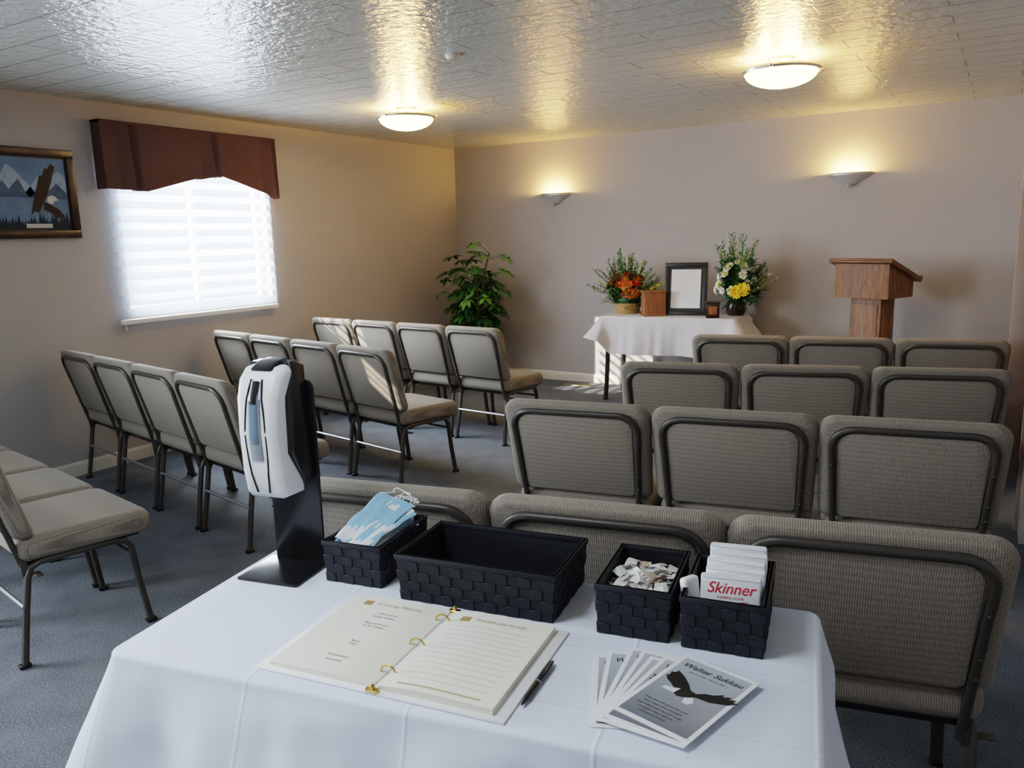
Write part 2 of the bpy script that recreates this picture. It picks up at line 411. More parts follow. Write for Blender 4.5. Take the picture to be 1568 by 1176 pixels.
# ---------------------------------------------------------------- chairs
def chair_mesh():
    mb = MB()
    LT = math.tan(rad(15.5))
    def lean(yb):
        return lambda c: (c.x * (1 + .10 * (c.z - .66)), yb + c.y - (c.z - .45) * LT + .018 * (c.x / .27) ** 2, c.z)
    yb = -.222
    mb.add(extr(rrect(-.269, .269, .475, .865, .03, .055, 7), 0, .07, .026, 4), M_fabric, fn=lean(yb))
    mb.add(extr(rrect(-.212, .212, .485, .812, .02, .05, 7), -.005, .01, .004, 2), M_fabric, fn=lean(yb))
    path = [(-.220, 0, .34), (-.223, 0, .5), (-.227, 0, .68)]
    r = .07
    for i in range(7):
        a = rad(180 - 90 * i / 6); path.append((-.230 + r + r * math.cos(a), 0, .757 + r * math.sin(a)))
    path += [(-x, y, z) for x, y, z in path[::-1]]
    f = lean(yb - .005)
    path = [Vector(f(Vector(p))) for p in path]
    mb.add(sweep(path, sq(.020, .020, .005), Vector((0, 1, 0))), M_frame)
    for s in (-1, 1):
        for z in (.52, .575, .69):
            q = f(Vector((s * .227, -.010, z))); mb.add(ball(q, .005, 1), M_frame)
    def seatf(c):
        z = c.z + .012 * (1 - (c.x / .27) ** 2) * (1 if c.z > .43 else 0) - .35 * max(0, c.y - .12) ** 2 * 2
        return (c.x * (1 + .08 * c.y), c.y, z)
    pts = rrect(-.260, .260, -.205, .275, .04, .06, 6)
    mb.add(extr(pts, .385, .475, .034, 5, plane='xy'), M_fabric, fn=seatf)
    mb.add(box(-.22, .22, -.18, .23, .365, .39, .006), M_black)
    for s in (-1, 1):
        x = s * .232
        path = [(x + s * .012, -.235, 0.008), (x, -.205, .20), (x, -.185, .33), (x, -.172, .362), (x, -.14, .375), (x, .12, .372), (x, .165, .362), (x, .185, .33), (x + s * .004, .20, .18), (x + s * .012, .225, .008)]
        mb.add(sweep(path, sq(.02, .030, .005), Vector((1, 0, 0))), M_frame)
        for y in (-.236, .226): mb.add(cbox((x + s * .012, y, .008), (.03, .038, .016), .004), M_black)
        q = f(Vector((s * .221, 0, .36)))
        mb.add(sweep([(x, -.16, .37), (s * .221, q[1] + .005, .345), (s * .221, q[1] - .004, .40)], sq(.020, .024, .005), Vector((1, 0, 0))), M_frame)
    mb.add(sweep([(-.232, -.208, .22), (.232, -.208, .22)], circ(.008)), M_bar)
    mb.add(sweep([(-.232, .19, .30), (.232, .19, .30)], circ(.008)), M_frame)
    mb.add(sweep([(-.232, -.10, .362), (.232, -.10, .362)], circ(.009)), M_frame)
    mb.add(cbox((.262, -.16, .34), (.05, .025, .006), .002), M_frame)
    return mb.mesh('stacking_chair', angle=45)
chair_me = chair_mesh()
def row(L, R, n):
    L = Vector((*L, 0)); R = Vector((*R, 0)); d = R - L; w = d.length / n; d.normalize(); f = Vector((-d.y, d.x, 0))
    for i in range(n):
        P = L + d * w * (i + .5) + f * .335
        o = D.objects.new('stacking_chair', chair_me); scene.collection.objects.link(o)
        o.location = P; o.rotation_euler = (0, 0, math.atan2(d.y, d.x) + rad(random.uniform(-.7, .7))); o.scale = (w / .545, 1, 1)
row((-1.62, 1.43), (.078, 1.79), 3)
row((-1.655, 2.585), (.07, 2.89), 3)
row((-1.61, 3.62), (.075, 4.05), 3)
row((-1.65, 4.80), (.065, 5.10), 3)
row((-5.00, 1.58), (-2.92, 1.23), 4)
row((-5.11, 2.76), (-3.06, 2.37), 4)
row((-5.07, 3.89), (-3.04, 3.51), 4)
row((-5.05, 4.88), (-3.01, 4.66), 4)

# ---------------------------------------------------------------- tablecloth
def cloth(mb, w, d, zt, drop, m, seed=0, flare=.05, amp=.02, freq=9, r=.02, cornerdrop=.06, rc=.035, back_flat=False, enddrop=None):
    hw, hd = w / 2, d / 2
    nc = 8; st = .014
    def seg(a, b):
        L = (Vector(b) - Vector(a)).length; k = int(L / st)
        return [Vector(a).lerp(Vector(b), i / k) for i in range(k)]
    corners = [((hw - rc), -(hd - rc), -90), (hw - rc, hd - rc, 0), (-(hw - rc), hd - rc, 90), (-(hw - rc), -(hd - rc), 180)]
    P = []
    for ci, (cx, cy, a0) in enumerate(corners):
        for i in range(nc + 1):
            a = rad(a0 + 90 * i / nc); nrm = Vector((math.cos(a), math.sin(a)))
            P.append((Vector((cx, cy)) + nrm * rc, nrm))
        nx = corners[(ci + 1) % 4]; a = rad(a0 + 90); nrm = Vector((math.cos(a), math.sin(a)))
        s = seg((cx + nrm.x * rc, cy + nrm.y * rc), (nx[0] + nrm.x * rc, nx[1] + nrm.y * rc))
        P += [(q, nrm) for q in s[1:]]
    bm = bmesh.new(); rings = []
    for s in (.0001, .3, .6, .85, .90):
        rings.append([bm.verts.new((q.x * s, q.y * s, zt)) for q, n in P])
    for k in range(5):
        a = rad(90 * k / 4); rings.append([bm.verts.new((q.x + n.x * (-r + r * math.sin(a)), q.y + n.y * (-r + r * math.sin(a)), zt - r + r * math.cos(a))) for q, n in P])
    K = 22
    for k in range(1, K + 1):
        t = k / K; ring = []
        for q, n in P:
            cd = math.exp(-((hw - abs(q.x)) ** 2 + (hd - abs(q.y)) ** 2) / .006)
            wv = noise.noise(Vector((q.x * freq, q.y * freq, seed))) + .5 * noise.noise(Vector((q.x * freq * 2.3, q.y * freq * 2.3, seed + 5)))
            o = flare * t * (1 + 1.3 * cd) + amp * (t ** .8) * wv * 1.6 + .004 * noise.noise(Vector((q.x * 6, q.y * 6, t * 6)))
            dr = drop
            if enddrop:
                e = min(1, max(0, (abs(q.x) - (hw - .12)) / .12)); e = e * e * (3 - 2 * e)
                dr = drop * (1 - e) + enddrop * e; o += .04 * e * t
            if back_flat and n.y > .5 and cd < .5: o = .01 * t
            if back_flat and q.y > hd - .1: o = min(o, .03)
            o = max(o, .002)
            ring.append(bm.verts.new((q.x + n.x * o, q.y + n.y * o, zt - r - (dr - r) * t - cornerdrop * cd * t)))
        rings.append(ring)
    N = len(P)
    for A, B in zip(rings, rings[1:]):
        for i in range(N): bm.faces.new((A[i], A[(i + 1) % N], B[(i + 1) % N], B[i]))
    mb.add(bm, m)

# sign-in table
TY = rad(11.5)
tab = empty('sign_in_table', (-.825, 1.165, 0), TY)
mb = MB(); cloth(mb, 1.26, .56, .75, .35, M_linen, 2.2, .085, .045, 6, .012, .06, .03, True); mb.obj('tablecloth', parent=tab, angle=70)
mb = MB(); mb.add(box(-.60, .60, -.26, .26, .715, .745, .005), M_white)
for sx in (-1, 1):
    for sy in (-1, 1): mb.add(sweep([(sx * .50, sy * .22, .72), (sx * .52, sy * .22, 0.0)], circ(.014)), M_frame)
    mb.add(sweep([(sx * .51, -.22, .3), (sx * .51, .22, .3)], circ(.01)), M_frame)
mb.obj('folding_table_frame', parent=tab)
ZT = .7505

# baskets
def basket(name, x, y, w, d, h, yaw):
    e = empty(name, (x, y, ZT), rad(yaw)); mb = MB(); t = .005
    tp = lambda c: (c.x * (1 + .5 * c.z), c.y * (1 + .5 * c.z), c.z)
    for b in ((-w/2, w/2, -d/2, -d/2 + t), (-w/2, w/2, d/2 - t, d/2), (-w/2, -w/2 + t, -d/2, d/2), (w/2 - t, w/2, -d/2, d/2)):
        mb.add(box(b[0], b[1], b[2], b[3], 0, h), M_weave, fn=tp)
    mb.add(box(-w/2, w/2, -d/2, d/2, 0, t), M_weave)
    nz = 4; ch = h * .88 / nz
    for (L, side) in ((w, 0), (w, 1), (d, 2), (d, 3)):
        n = max(4, round(L / .024)); cw = L / n
        for i in range(n):
            for j in range(nz):
                u0, u1 = -L/2 + i * cw, -L/2 + (i + 1) * cw; z0, z1 = j * ch, (j + 1) * ch
                hor = (i + j + side) % 2 == 0
                out = .0028 if hor else .0012
                g = .0005
                if hor: a, b_, c, e_ = u0 - .001, u1 + .001, z0 + g, z1 - g
                else: a, b_, c, e_ = u0 + g * 2, u1 - g * 2, z0 - .001, z1 + .001
                c = max(c, .0005)
                if side == 0: q = box(a, b_, -d/2 - out, -d/2 + .002, c, e_, .001, 1)
                elif side == 1: q = box(a, b_, d/2 - .002, d/2 + out, c, e_, .001, 1)
                elif side == 2: q = box(-w/2 - out, -w/2 + .002, a, b_, c, e_, .001, 1)
                else: q = box(w/2 - .002, w/2 + out, a, b_, c, e_, .001, 1)
                mb.add(q, M_weave, fn=tp)
    zr0, zr1 = h * .88, h
    for b in ((-w/2 - .003, w/2 + .003, -d/2 - .003, -d/2 + t + .001), (-w/2 - .003, w/2 + .003, d/2 - t - .001, d/2 + .003), (-w/2 - .003, -w/2 + t + .001, -d/2, d/2), (w/2 - t - .001, w/2 + .003, -d/2, d/2)):
        mb.add(box(b[0], b[1], b[2], b[3], zr0, zr1, .002), M_weave, fn=tp)
    mb.obj('woven_basket_body', parent=e)
    return e
e1 = basket('mask_basket', -1.19, 1.315, .138, .205, .095, 10)
e2 = basket('black_woven_basket', -.885, 1.335, .335, .20, .10, 9.5)
e3 = basket('candy_basket', -.563, 1.385, .133, .20, .10, 10)
e4 = basket('tissue_basket', -.402, 1.41, .140, .20, .10, 10)
# masks
mb = MB()
for i in range(11):
    bm = bmesh.new(); NX, NY = 12, 14; g = []
    cv = random.uniform(-.01, .02)
    for a in range(NX + 1):
        colv = []
        for b_ in range(NY + 1):
            u = a / NX - .5; v = b_ / NY - .5
            z = .005 * math.cos(u * 2.6) + .0042 * (b_ % 2) * (1 - 1.2 * abs(u)) - (.01 + cv) * u * u + .008 * noise.noise(Vector((u * 4, v * 4, i)))
            colv.append(bm.verts.new((v * .095 * (1 - .15 * abs(u) * 2 * (i % 2)), u * .175, z)))
        g.append(colv)
    for a in range(NX):
        for b_ in range(NY): bm.faces.new((g[a][b_], g[a + 1][b_], g[a + 1][b_ + 1], g[a][b_ + 1]))
    M = Matrix.Translation((-.002 + random.uniform(-.008, .008), random.uniform(-.006, .006), .058 + i * .0052)) @ Matrix.Rotation(rad(17 + random.uniform(-3, 3)), 4, 'X') @ Matrix.Rotation(rad(-14 + random.uniform(-9, 9)), 4, 'Z') @ Matrix.Rotation(rad(6 + random.uniform(-5, 5)), 4, 'Y')
    mb.add(bm, M_white if i in (1, 3, 5, 7, 9) else M_maskblue, M)
    if i > 4:
        lp = [M @ Vector((-.04 + .012 * math.sin(t * 1.3), .083 + .018 * math.sin(t * math.pi / 8), .004 + .003 * math.sin(t * 2))) + Vector((.01 * t, 0, 0)) for t in range(9)]
        mb.add(sweep(lp, circ(.0014, 5)), M_white)
mb.obj('face_masks', parent=e1, recalc=False, angle=80)
# candies
mb = MB(); M_candy = mat('candy_wrapper', (.80, .77, .72), .3, noise_scale=60, noise_amt=.25); M_candy2 = mat('candy_wrapper_tan', (.60, .48, .38), .35)
for i in range(95):
    x = random.uniform(-.052, .052); y = random.uniform(-.080, .080); z = .048 + .03 * random.random() + .02 * (1 - abs(x) / .06) * (1 - abs(y) / .1)
    bm = bmesh.new(); hx, hy = .017, .011
    g = [[bm.verts.new((hx * (p - 2) / 2, hy * (q - 1), .004 * math.cos((p - 2) * .8) + random.uniform(-.002, .002))) for q in range(3)] for p in range(5)]
    for p in range(4):
        for q in range(2): bm.faces.new((g[p][q], g[p + 1][q], g[p + 1][q + 1], g[p][q + 1]))
    bl = ball((0, 0, 0), .0075, 1, (1.1, .9, .6))
    M = Matrix.Translation((x, y, z)) @ Matrix.Rotation(random.uniform(0, 6), 4, 'Z') @ Matrix.Rotation(random.uniform(-.8, .8), 4, 'X') @ Matrix.Rotation(random.uniform(-.5, .5), 4, 'Y')
    mm = [M_candy, M_candy, M_paperw, M_paperw, M_candy2][i % 5]
    mb.add(bm, mm, M); mb.add(bl, mm, M)
mb.add(box(-.06, .06, -.09, .09, .006, .042), M_candy)
mb.obj('wrapped_candies', parent=e3, recalc=False, angle=25)
# tissue packs
M_pack = mat('tissue_pack_film', (.80, .81, .83), .25)
for i in range(5):
    mb = MB(); mb.add(extr(rrect(-.054, .054, 0, .100, .006, .006, 3), -.011, .011, .006, 3), M_pack)
    mb.add(box(-.052, .052, -.0125, -.011, .091, .099), M_pack)
    yy = -.066 + i * .031
    o = mb.obj('tissue_pack', parent=e4, loc=(.008 + .003 * (i % 2), yy, .027 + .003 * i)); o.rotation_euler = (rad(-24), 0, rad(random.uniform(-4, 4)))
    text('pack_label', 'Skinner', .028, (0, -.0118, .074), M_redink, o, rot=(rad(90), 0, 0), shear=.3, bold=.0002)
    text('pack_sublabel', 'FUNERAL HOME', .0065, (0, -.0118, .058), M_redink, o, rot=(rad(90), 0, 0))
    m2 = MB(); m2.face([(-.032, -.0118, .052), (0, -.0118, .045), (.035, -.0118, .054), (0, -.0118, .050)], M_redink); m2.obj('pack_swoosh', parent=o, recalc=False)
mb = MB(); mb.add(extr(rrect(-.018, .018, 0, .085, .006, .006, 3), -.009, .009, .005, 3), M_pack)
o = mb.obj('tissue_pack_side', parent=e4, loc=(-.057, -.055, .03)); o.rotation_euler = (rad(-10), 0, rad(55))

# sanitizer dispenser
sd = empty('hand_sanitizer_dispenser', (-1.365, 1.195, ZT), rad(12))
mb = MB()
mb.add(extr(rrect(-.08, .08, -.075, .065, .008, .008, 4), 0, .006, .002, 2, 'xy'), M_black)
mb.add(extr(rrect(-.060, .072, .004, .44, .004, .02, 5), .050, .058, .002, 2), M_black)
mb.obj('stand', parent=sd)
z0 = .19
def dispf(c):
    k = 1 - .12 * max(0, (z0 + .10 - c.z) / .10) ** 2 - .22 * max(0, (c.z - z0 - .22) / .07) ** 2
    yf = -c.y
    kk = 1 - .38 * max(0, (yf + .01) / .08) ** 2
    return (c.x * k * kk, c.y, c.z)
def shell(pts, hw_, bev, m, fn=dispf, cuts=8):
    b = extr(pts, -hw_, hw_, bev, 4, 'yz')
    bmesh.ops.subdivide_edges(b, edges=[e for e in b.edges if abs(e.verts[0].co.x - e.verts[1].co.x) > .04], cuts=cuts)
    mb.add(b, m, fn=fn)
mb = MB()
side = [(.020, z0), (.024, z0 + .285), (.01, z0 + .292), (-.02, z0 + .288), (-.045, z0 + .268), (-.062, z0 + .225), (-.068, z0 + .15), (-.062, z0 + .06), (-.052, z0 + .012), (-.04, z0 + .0)]
shell(side, .066, .014, M_white)
rear = [(.05, z0 + .02), (.05, z0 + .285), (.03, z0 + .298), (.004, z0 + .296), (-.002, z0 + .27), (-.026, z0 + .225), (-.030, z0 + .10), (-.004, z0 + .05), (.01, z0 + .02)]
shell(rear, .0685, .005, M_black, fn=lambda c: (c.x * (1 - .12 * max(0, (z0 + .10 - c.z) / .10) ** 2 - .22 * max(0, (c.z - z0 - .22) / .07) ** 2), c.y, c.z))
cap = [(.03, z0 + .285), (.03, z0 + .302), (-.005, z0 + .299), (-.032, z0 + .286), (-.028, z0 + .275)]
mb.add(extr(cap, -.028, .028, .006, 3, 'yz'), M_black)
M_bluewin = mat('clear_window', (.13, .19, .27), .1, coat=.5)
M_greyp = mat('grey_plastic', (.25, .27, .30), .3)
def fy(z):
    pts = [(z0, -.04), (z0 + .012, -.052), (z0 + .06, -.062), (z0 + .15, -.068), (z0 + .225, -.062), (z0 + .268, -.045), (z0 + .288, -.02), (z0 + .3, 0)]
    for a, b in zip(pts, pts[1:]):
        if a[0] <= z <= b[0]: return a[1] + (b[1] - a[1]) * (z - a[0]) / (b[0] - a[0])
    return -.02
for xs, w_, m_, za, zb_, dy in ((-.026, .005, M_black, .015, .265, 0), (.026, .005, M_black, .015, .265, 0), (0, .030, M_greyp, .09, .225, 0), (0, .020, M_bluewin, .13, .235, -.002), (0, .018, M_black, .215, .262, -.0035)):
    path = []
    for i in range(13):
        z = z0 + za + (zb_ - za) * i / 12; x_ = xs * (.35 + .65 * math.sin(math.pi * min(1, max(0, (i / 12) * .8 + .12)))) if xs else 0
        path.append((x_, fy(z) - .0005 + dy + 18 * x_ * x_ * .25, z))
    mb.add(sweep(path, sq(w_, .006, .001), Vector((0, 1, 0))), m_)
mb.obj('dispenser_body', parent=sd, angle=50)
mb = MB(); mb.add(lathe([(0, z0 - .006), (.012, z0 - .006), (.014, z0 + .01)], 12), M_black, M=Matrix.Translation((0, -.02, 0))); mb.obj('nozzle', parent=sd)

# guest book
gb = empty('guest_book', (-.872, 1.055, ZT), rad(8.5))
mb = MB(); W_, H_ = .235, .152
mb.add(box(-W_ - .006, W_ + .006, -H_ - .004, H_ + .004, 0, .004, .0015), M_paperw)
mb.obj('cover', parent=gb)
mb = MB()
for s in (-1, 1):
    def pf(c, s=s):
        u = abs(c.x) / W_; return (c.x, c.y, c.z + .010 * math.sin(min(1, u * 2.2) * math.pi * .5) * (1 - .55 * u) * (1 if c.z > .005 else .0))
    bm = bmesh.new(); n = 20; th = .010 if s > 0 else .007
    a = .006; b_ = W_ - (.016 if s < 0 else .018)
    g = []
    for i in range(n + 1):
        x = s * (a + (b_ - a) * i / n)
        g.append([bm.verts.new((x, -H_ + .008, .004)), bm.verts.new((x, H_ - .008, .004)), bm.verts.new((x, H_ - .008, th)), bm.verts.new((x, -H_ + .008, th))])
    for i in range(n):
        for j in range(4): bm.faces.new((g[i][j], g[i][(j + 1) % 4], g[i + 1][(j + 1) % 4], g[i + 1][j]))
    bm.faces.new(g[0]); bm.faces.new(g[-1][::-1])
    mb.add(bm, M_paper, fn=pf)
mb.obj('pages', parent=gb, angle=30)
def pz(x):
    u = abs(x) / W_; return (.010 if x > 0 else .007) + .010 * math.sin(min(1, u * 2.2) * math.pi * .5) * (1 - .55 * u) + .0006
mb = MB()
for y in (-.10, 0, .10):
    mb.add(sweep([(.016 * math.cos(rad(a)), y, .006 + .017 * math.sin(rad(a))) for a in range(0, 181, 15)], circ(.0018, 6), Vector((0, 1, 0))), M_gold)
for y in (-.152, .152): mb.add(extr(rrect(-.012, .012, y - .006, y + .006, .003, .003, 3), .004, .009, .001, 1, 'xy'), M_gold); mb.add(ball((0, y, .012), .006, 1), M_gold)
mb.obj('ring_binding', parent=gb)
mb = MB()
for i in range(12):
    y = .085 - i * .0175
    n = 6
    for k in range(n):
        xa, xb = .03 + .165 * k / n, .03 + .165 * (k + 1) / n
        mb.face([(xa, y, pz(xa)), (xb, y, pz(xb)), (xb, y + .0007, pz(xb)), (xa, y + .0007, pz(xa))], M_line)
for k in range(40):
    x = .035 + .155 * k / 40; mb.face([(x, -.13, pz(x)), (x + .003, -.132, pz(x)), (x + .002, -.127, pz(x)), (x + .0, -.127, pz(x))], M_goldink)
for (xa, xb, y0, y1) in ((.034, .054, .104, .122), (-.186, -.168, .104, .122)):
    mb.face([(xa, y0, pz(xa)), (xb, y0, pz(xb)), (xb, y1, pz(xb)), (xa, y1, pz(xa))], M_goldink)
mb.obj('page_lines', parent=gb, recalc=False)
text('page_title', 'Friends and Family', .014, (.118, .112, pz(.1) + .0008), M_goldink, gb, shear=.3)
text('page_title', 'In Loving Memory', .014, (-.105, .112, pz(-.105) + .0008), M_goldink, gb, shear=.3)
for i, (s_, y) in enumerate((('In Memory of', .075), ('Walter Sukkau', .062), ('Date of Service', .035), ('at the Chapel', .024), ('Born', -.035), ('1930', -.046), ('Passed Away', -.09), ('Interment', -.105))):
    text('page_text', s_, .0085, (-.11, y, pz(-.11) + .0008), M_ink, gb)

# pen
mb = MB(); pen = [(0, -.072), (.0012, -.071), (.003, -.062), (.0052, -.05), (.0056, -.01), (.0056, .055), (.004, .060), (.003, .070), (0, .072)]
mb.add(lathe(pen, 14), M_black, M=Matrix.Rotation(rad(-90), 4, 'X'))
mb.add(lathe([(.0059, -.004), (.0059, .0)], 14), M_bar, M=Matrix.Rotation(rad(-90), 4, 'X'))
mb.add(box(-.0015, .0015, .015, .060, .0055, .008, .0006), M_black)
mb.obj('ballpoint_pen', (-.62, 1.06, ZT + .006), rad(8))

# programs
def bird(mb, sc, M, mb_, mw):
    def P(pts, m): mb.face([M @ Vector((x * sc, y * sc, 0)) for x, y in pts], m)
    P([(-.06, -.10), (.0, -.14), (.12, -.10), (.20, -.02), (.18, .06), (.08, .08), (-.04, .04)], mb_)
    P([(-.04, .04), (.08, .08), (-.02, .20), (-.16, .32), (-.30, .40), (-.31, .33), (-.36, .32), (-.34, .24), (-.37, .20), (-.30, .12), (-.2, .06), (-.12, .0)], mb_)
    P([(.18, .06), (.20, -.02), (.40, .00), (.60, .10), (.70, .22), (.62, .20), (.64, .27), (.55, .22), (.56, .29), (.46, .22), (.46, .28), (.36, .18), (.26, .14)], mb_)
    P([(-.06, -.10), (-.04, .04), (-.12, .0), (-.22, -.02), (-.26, -.08), (-.18, -.10)], mw)
    P([(.10, -.10), (.19, -.04), (.26, -.14), (.22, -.22), (.14, -.22)], mw)
def grad_mat(name, c0, c1, a, b_):
    m, nt, b = newmat(name); tc = nt.nodes.new('ShaderNodeTexCoord'); sp = nt.nodes.new('ShaderNodeSeparateXYZ'); cr = nt.nodes.new('ShaderNodeValToRGB')
    mr = nt.nodes.new('ShaderNodeMapRange'); mr.inputs['From Min'].default_value = a; mr.inputs['From Max'].default_value = b_
    nt.links.new(tc.outputs['Object'], sp.inputs[0]); nt.links.new(sp.outputs[1], mr.inputs[0]); nt.links.new(mr.outputs[0], cr.inputs[0])
    cr.color_ramp.elements[0].color = (*c0, 1); cr.color_ramp.elements[1].color = (*c1, 1); nt.links.new(cr.outputs[0], b.inputs['Base Color'])
    b.inputs['Roughness'].default_value = .25
    return m
M_cardbg = grad_mat('printed_sky', (.15, .16, .19), (.48, .50, .53), -.1, .1)
M_feather = mat('printed_feather', (.02, .018, .016), .35)
M_printw = mat('printed_white', (.75, .75, .75), .35)
pg = empty('memorial_programs', (-.43, 1.13, ZT), 0)
for i, (yaw, x, y) in enumerate(((24, -.472, 1.125), (19, -.462, 1.137), (9, -.445, 1.148), (4, -.43, 1.14), (-1, -.418, 1.118), (-6, -.405, 1.122), (-13, -.388, 1.136))):
    c = empty('program_card', (x + .43, y - 1.13, .0005 + i * .0016), rad(yaw), parent=pg)
    mb = MB(); mb.add(box(-.07, .07, -.108, .108, 0, .0012), M_paperw)
    mb.face([(-.062, -.099, .0014), (.062, -.099, .0014), (.062, .099, .0014), (-.062, .099, .0014)], M_cardbg)
    if i >= 5: bird(mb, .125, Matrix.Translation((-.012, .004, .0017)), M_feather, M_printw)
    mb.obj('card', parent=c, recalc=False)
    text('card_title', 'Walter Sukkau', .0185, (0, .078, .0018), M_ink, c, shear=.3, bold=.0002)
    text('card_subtitle', 'June 5, 1930 - April 2, 2021', .006, (0, .062, .0018), M_ink, c)
    if i >= 5:
        for k, s_ in enumerate(('They that wait upon the Lord', 'shall renew their strength;', 'they shall mount up with wings', 'as eagles; they shall run', 'and not be weary.')):
            text('card_verse', s_, .0066, (-.01, -.045 - k * .0095, .0018), M_ink, c, shear=.2)

# ---------------------------------------------------------------- display table
DT = empty('display_table', (-2.505, 6.83, 0), rad(3))
mb = MB(); cloth(mb, 1.22, .52, .775, .33, M_linen2, 9.1, .05, .03, 6, .012, .02, .03, True, enddrop=.17); mb.obj('tablecloth', parent=DT, angle=70)
mb = MB(); mb.add(box(-.59, .59, -.24, .24, .72, .768, .005), M_darkwood)
for sx in (-1, 1):
    for sy in (-1, 1):
        mb.add(sweep([(sx * .55, sy * .21, .74), (sx * .55, sy * .21, .4), (sx * .56, sy * .215, .15), (sx * .57, sy * .22, 0)], sq(.035, .035, .006), Vector((0, 1, 0))), M_darkwood)
mb.obj('wood_table', parent=DT)
ZD = .7755
def leaf(mb, base, d, L, w, m, droop=.25, nseg=4):
    d = Vector(d).normalized(); s = d.cross(Vector((0, 0, 1)))
    if s.length < .01: s = Vector((1, 0, 0))
    s.normalize(); n = s.cross(d); base = Vector(base); prev = None
    for i in range(nseg + 1):
        t = i / nseg; c = base + d * L * t - Vector((0, 0, 1)) * droop * L * t * t
        ww = w * math.sin(math.pi * min(1, max(.04, t * .93 + .05))) ** .8
        cur = (c - s * ww / 2 + n * ww * .12, c, c + s * ww / 2 + n * ww * .12)
        if prev:
            mb.face([prev[0], prev[1], cur[1], cur[0]], m); mb.face([prev[1], prev[2], cur[2], cur[1]], m)
        prev = cur
def flower(mb, c, d, r, m, mc, n=9, layers=3):
    d = Vector(d).normalized(); a = d.orthogonal().normalized(); b = d.cross(a); c = Vector(c)
    for l in range(layers):
        el = .15 + .45 * l; rr = r * (1 - .22 * l)
        for i in range(n):
            th = 2 * math.pi * (i + .5 * l) / n + random.uniform(-.1, .1)
            o = (a * math.cos(th) + b * math.sin(th)) * math.cos(el) + d * math.sin(el); s = d.cross(o).normalized(); w = rr * 2.6 / n
            p0 = c; p1 = c + o * rr * .55; p2 = c + o * rr + d * .1 * rr
            mb.face([p0, p1 - s * w, p2 - s * w * .5, p2 + s * w * .5, p1 + s * w], m)
    mb.add(ball(c + d * r * .25, r * .25, 1), mc)
def stemline(mb, a, b, r=.002, m=None, bend=.03):
    a = Vector(a); b = Vector(b); o = Vector((random.uniform(-bend, bend), random.uniform(-bend, bend), 0))
    pts = [a.lerp(b, t / 4) + o * math.sin(math.pi * t / 4) for t in range(5)]
    mb.add(sweep(pts, circ(r, 5), Vector((.3, 1, .1))), m or M_leaf); return pts
def rdir(up=.3, side=1):
    th = random.uniform(0, 2 * math.pi); return Vector((math.cos(th) * side, math.sin(th) * side, random.uniform(up - .4, up + .6)))
def arrangement1():
    mb = MB()
    mb.add(lathe([(0, 0), (.10, 0), (.115, .05), (.125, .09), (.118, .09), (.105, .02), (0, .02)], 24), M_wicker)
    for k in range(5): mb.add(lathe([(.108 + .004 * k, .010 + k * .018), (.116 + .004 * k, .016 + k * .018), (.110 + .004 * k, .024 + k * .018)], 24), M_wicker)
    mb.add(sweep([(.12 * math.cos(rad(a)), 0, .09 + .22 * math.sin(rad(a))) for a in range(0, 181, 12)], circ(.006, 6), Vector((0, 1, 0))), M_wicker)
    mb.add(ball((0, 0, .12), .12, 2, (1.1, .8, .7)), M_leafd)
    for i in range(380):
        d = rdir(.35); L = random.uniform(.09, .19); b = Vector((random.uniform(-.14, .14), random.uniform(-.08, .08), random.uniform(.08, .28)))
        leaf(mb, b, d, L, random.uniform(.018, .035), random.choice([M_leaf, M_leafd, M_leaf, M_leaf2]), .2)
    for i in range(70):
        a = rad(random.uniform(8, 172)); rr = random.uniform(.28, .46); tip = Vector((math.cos(a) * rr * .85, random.uniform(-.12, .10), .13 + math.sin(a) * rr))
        stemline(mb, (0, 0, .1), tip)
        col = random.choice([M_leaf2, M_fl['rust'], M_leaf, M_fl['yellow'], M_leaf, M_leafd])
        for k in range(20):
            t = .4 + .6 * k / 19; p = Vector((0, 0, .1)).lerp(tip, t); leaf(mb, p, rdir(.5), .042, .014, col, .1, 2)
    for i in range(42):
        a = random.uniform(0, 6.28); el = random.uniform(.05, 1.3); d = Vector((math.cos(a) * math.cos(el), math.sin(a) * math.cos(el) * .8, math.sin(el)))
        if d.y > .3: d.y *= -1
        c = Vector((0, 0, .14)) + Vector((d.x * .21, d.y * .14, d.z * .23))
        k = random.choice(['orange', 'orange', 'red', 'rust', 'yellow', 'red'])
        flower(mb, c, d, random.uniform(.03, .052), M_fl[k], M_fl['yellow' if k != 'yellow' else 'rust'])
    return mb
arrangement1().obj('basket_flower_arrangement', (-2.965, 6.86, ZD), 0, recalc=False)
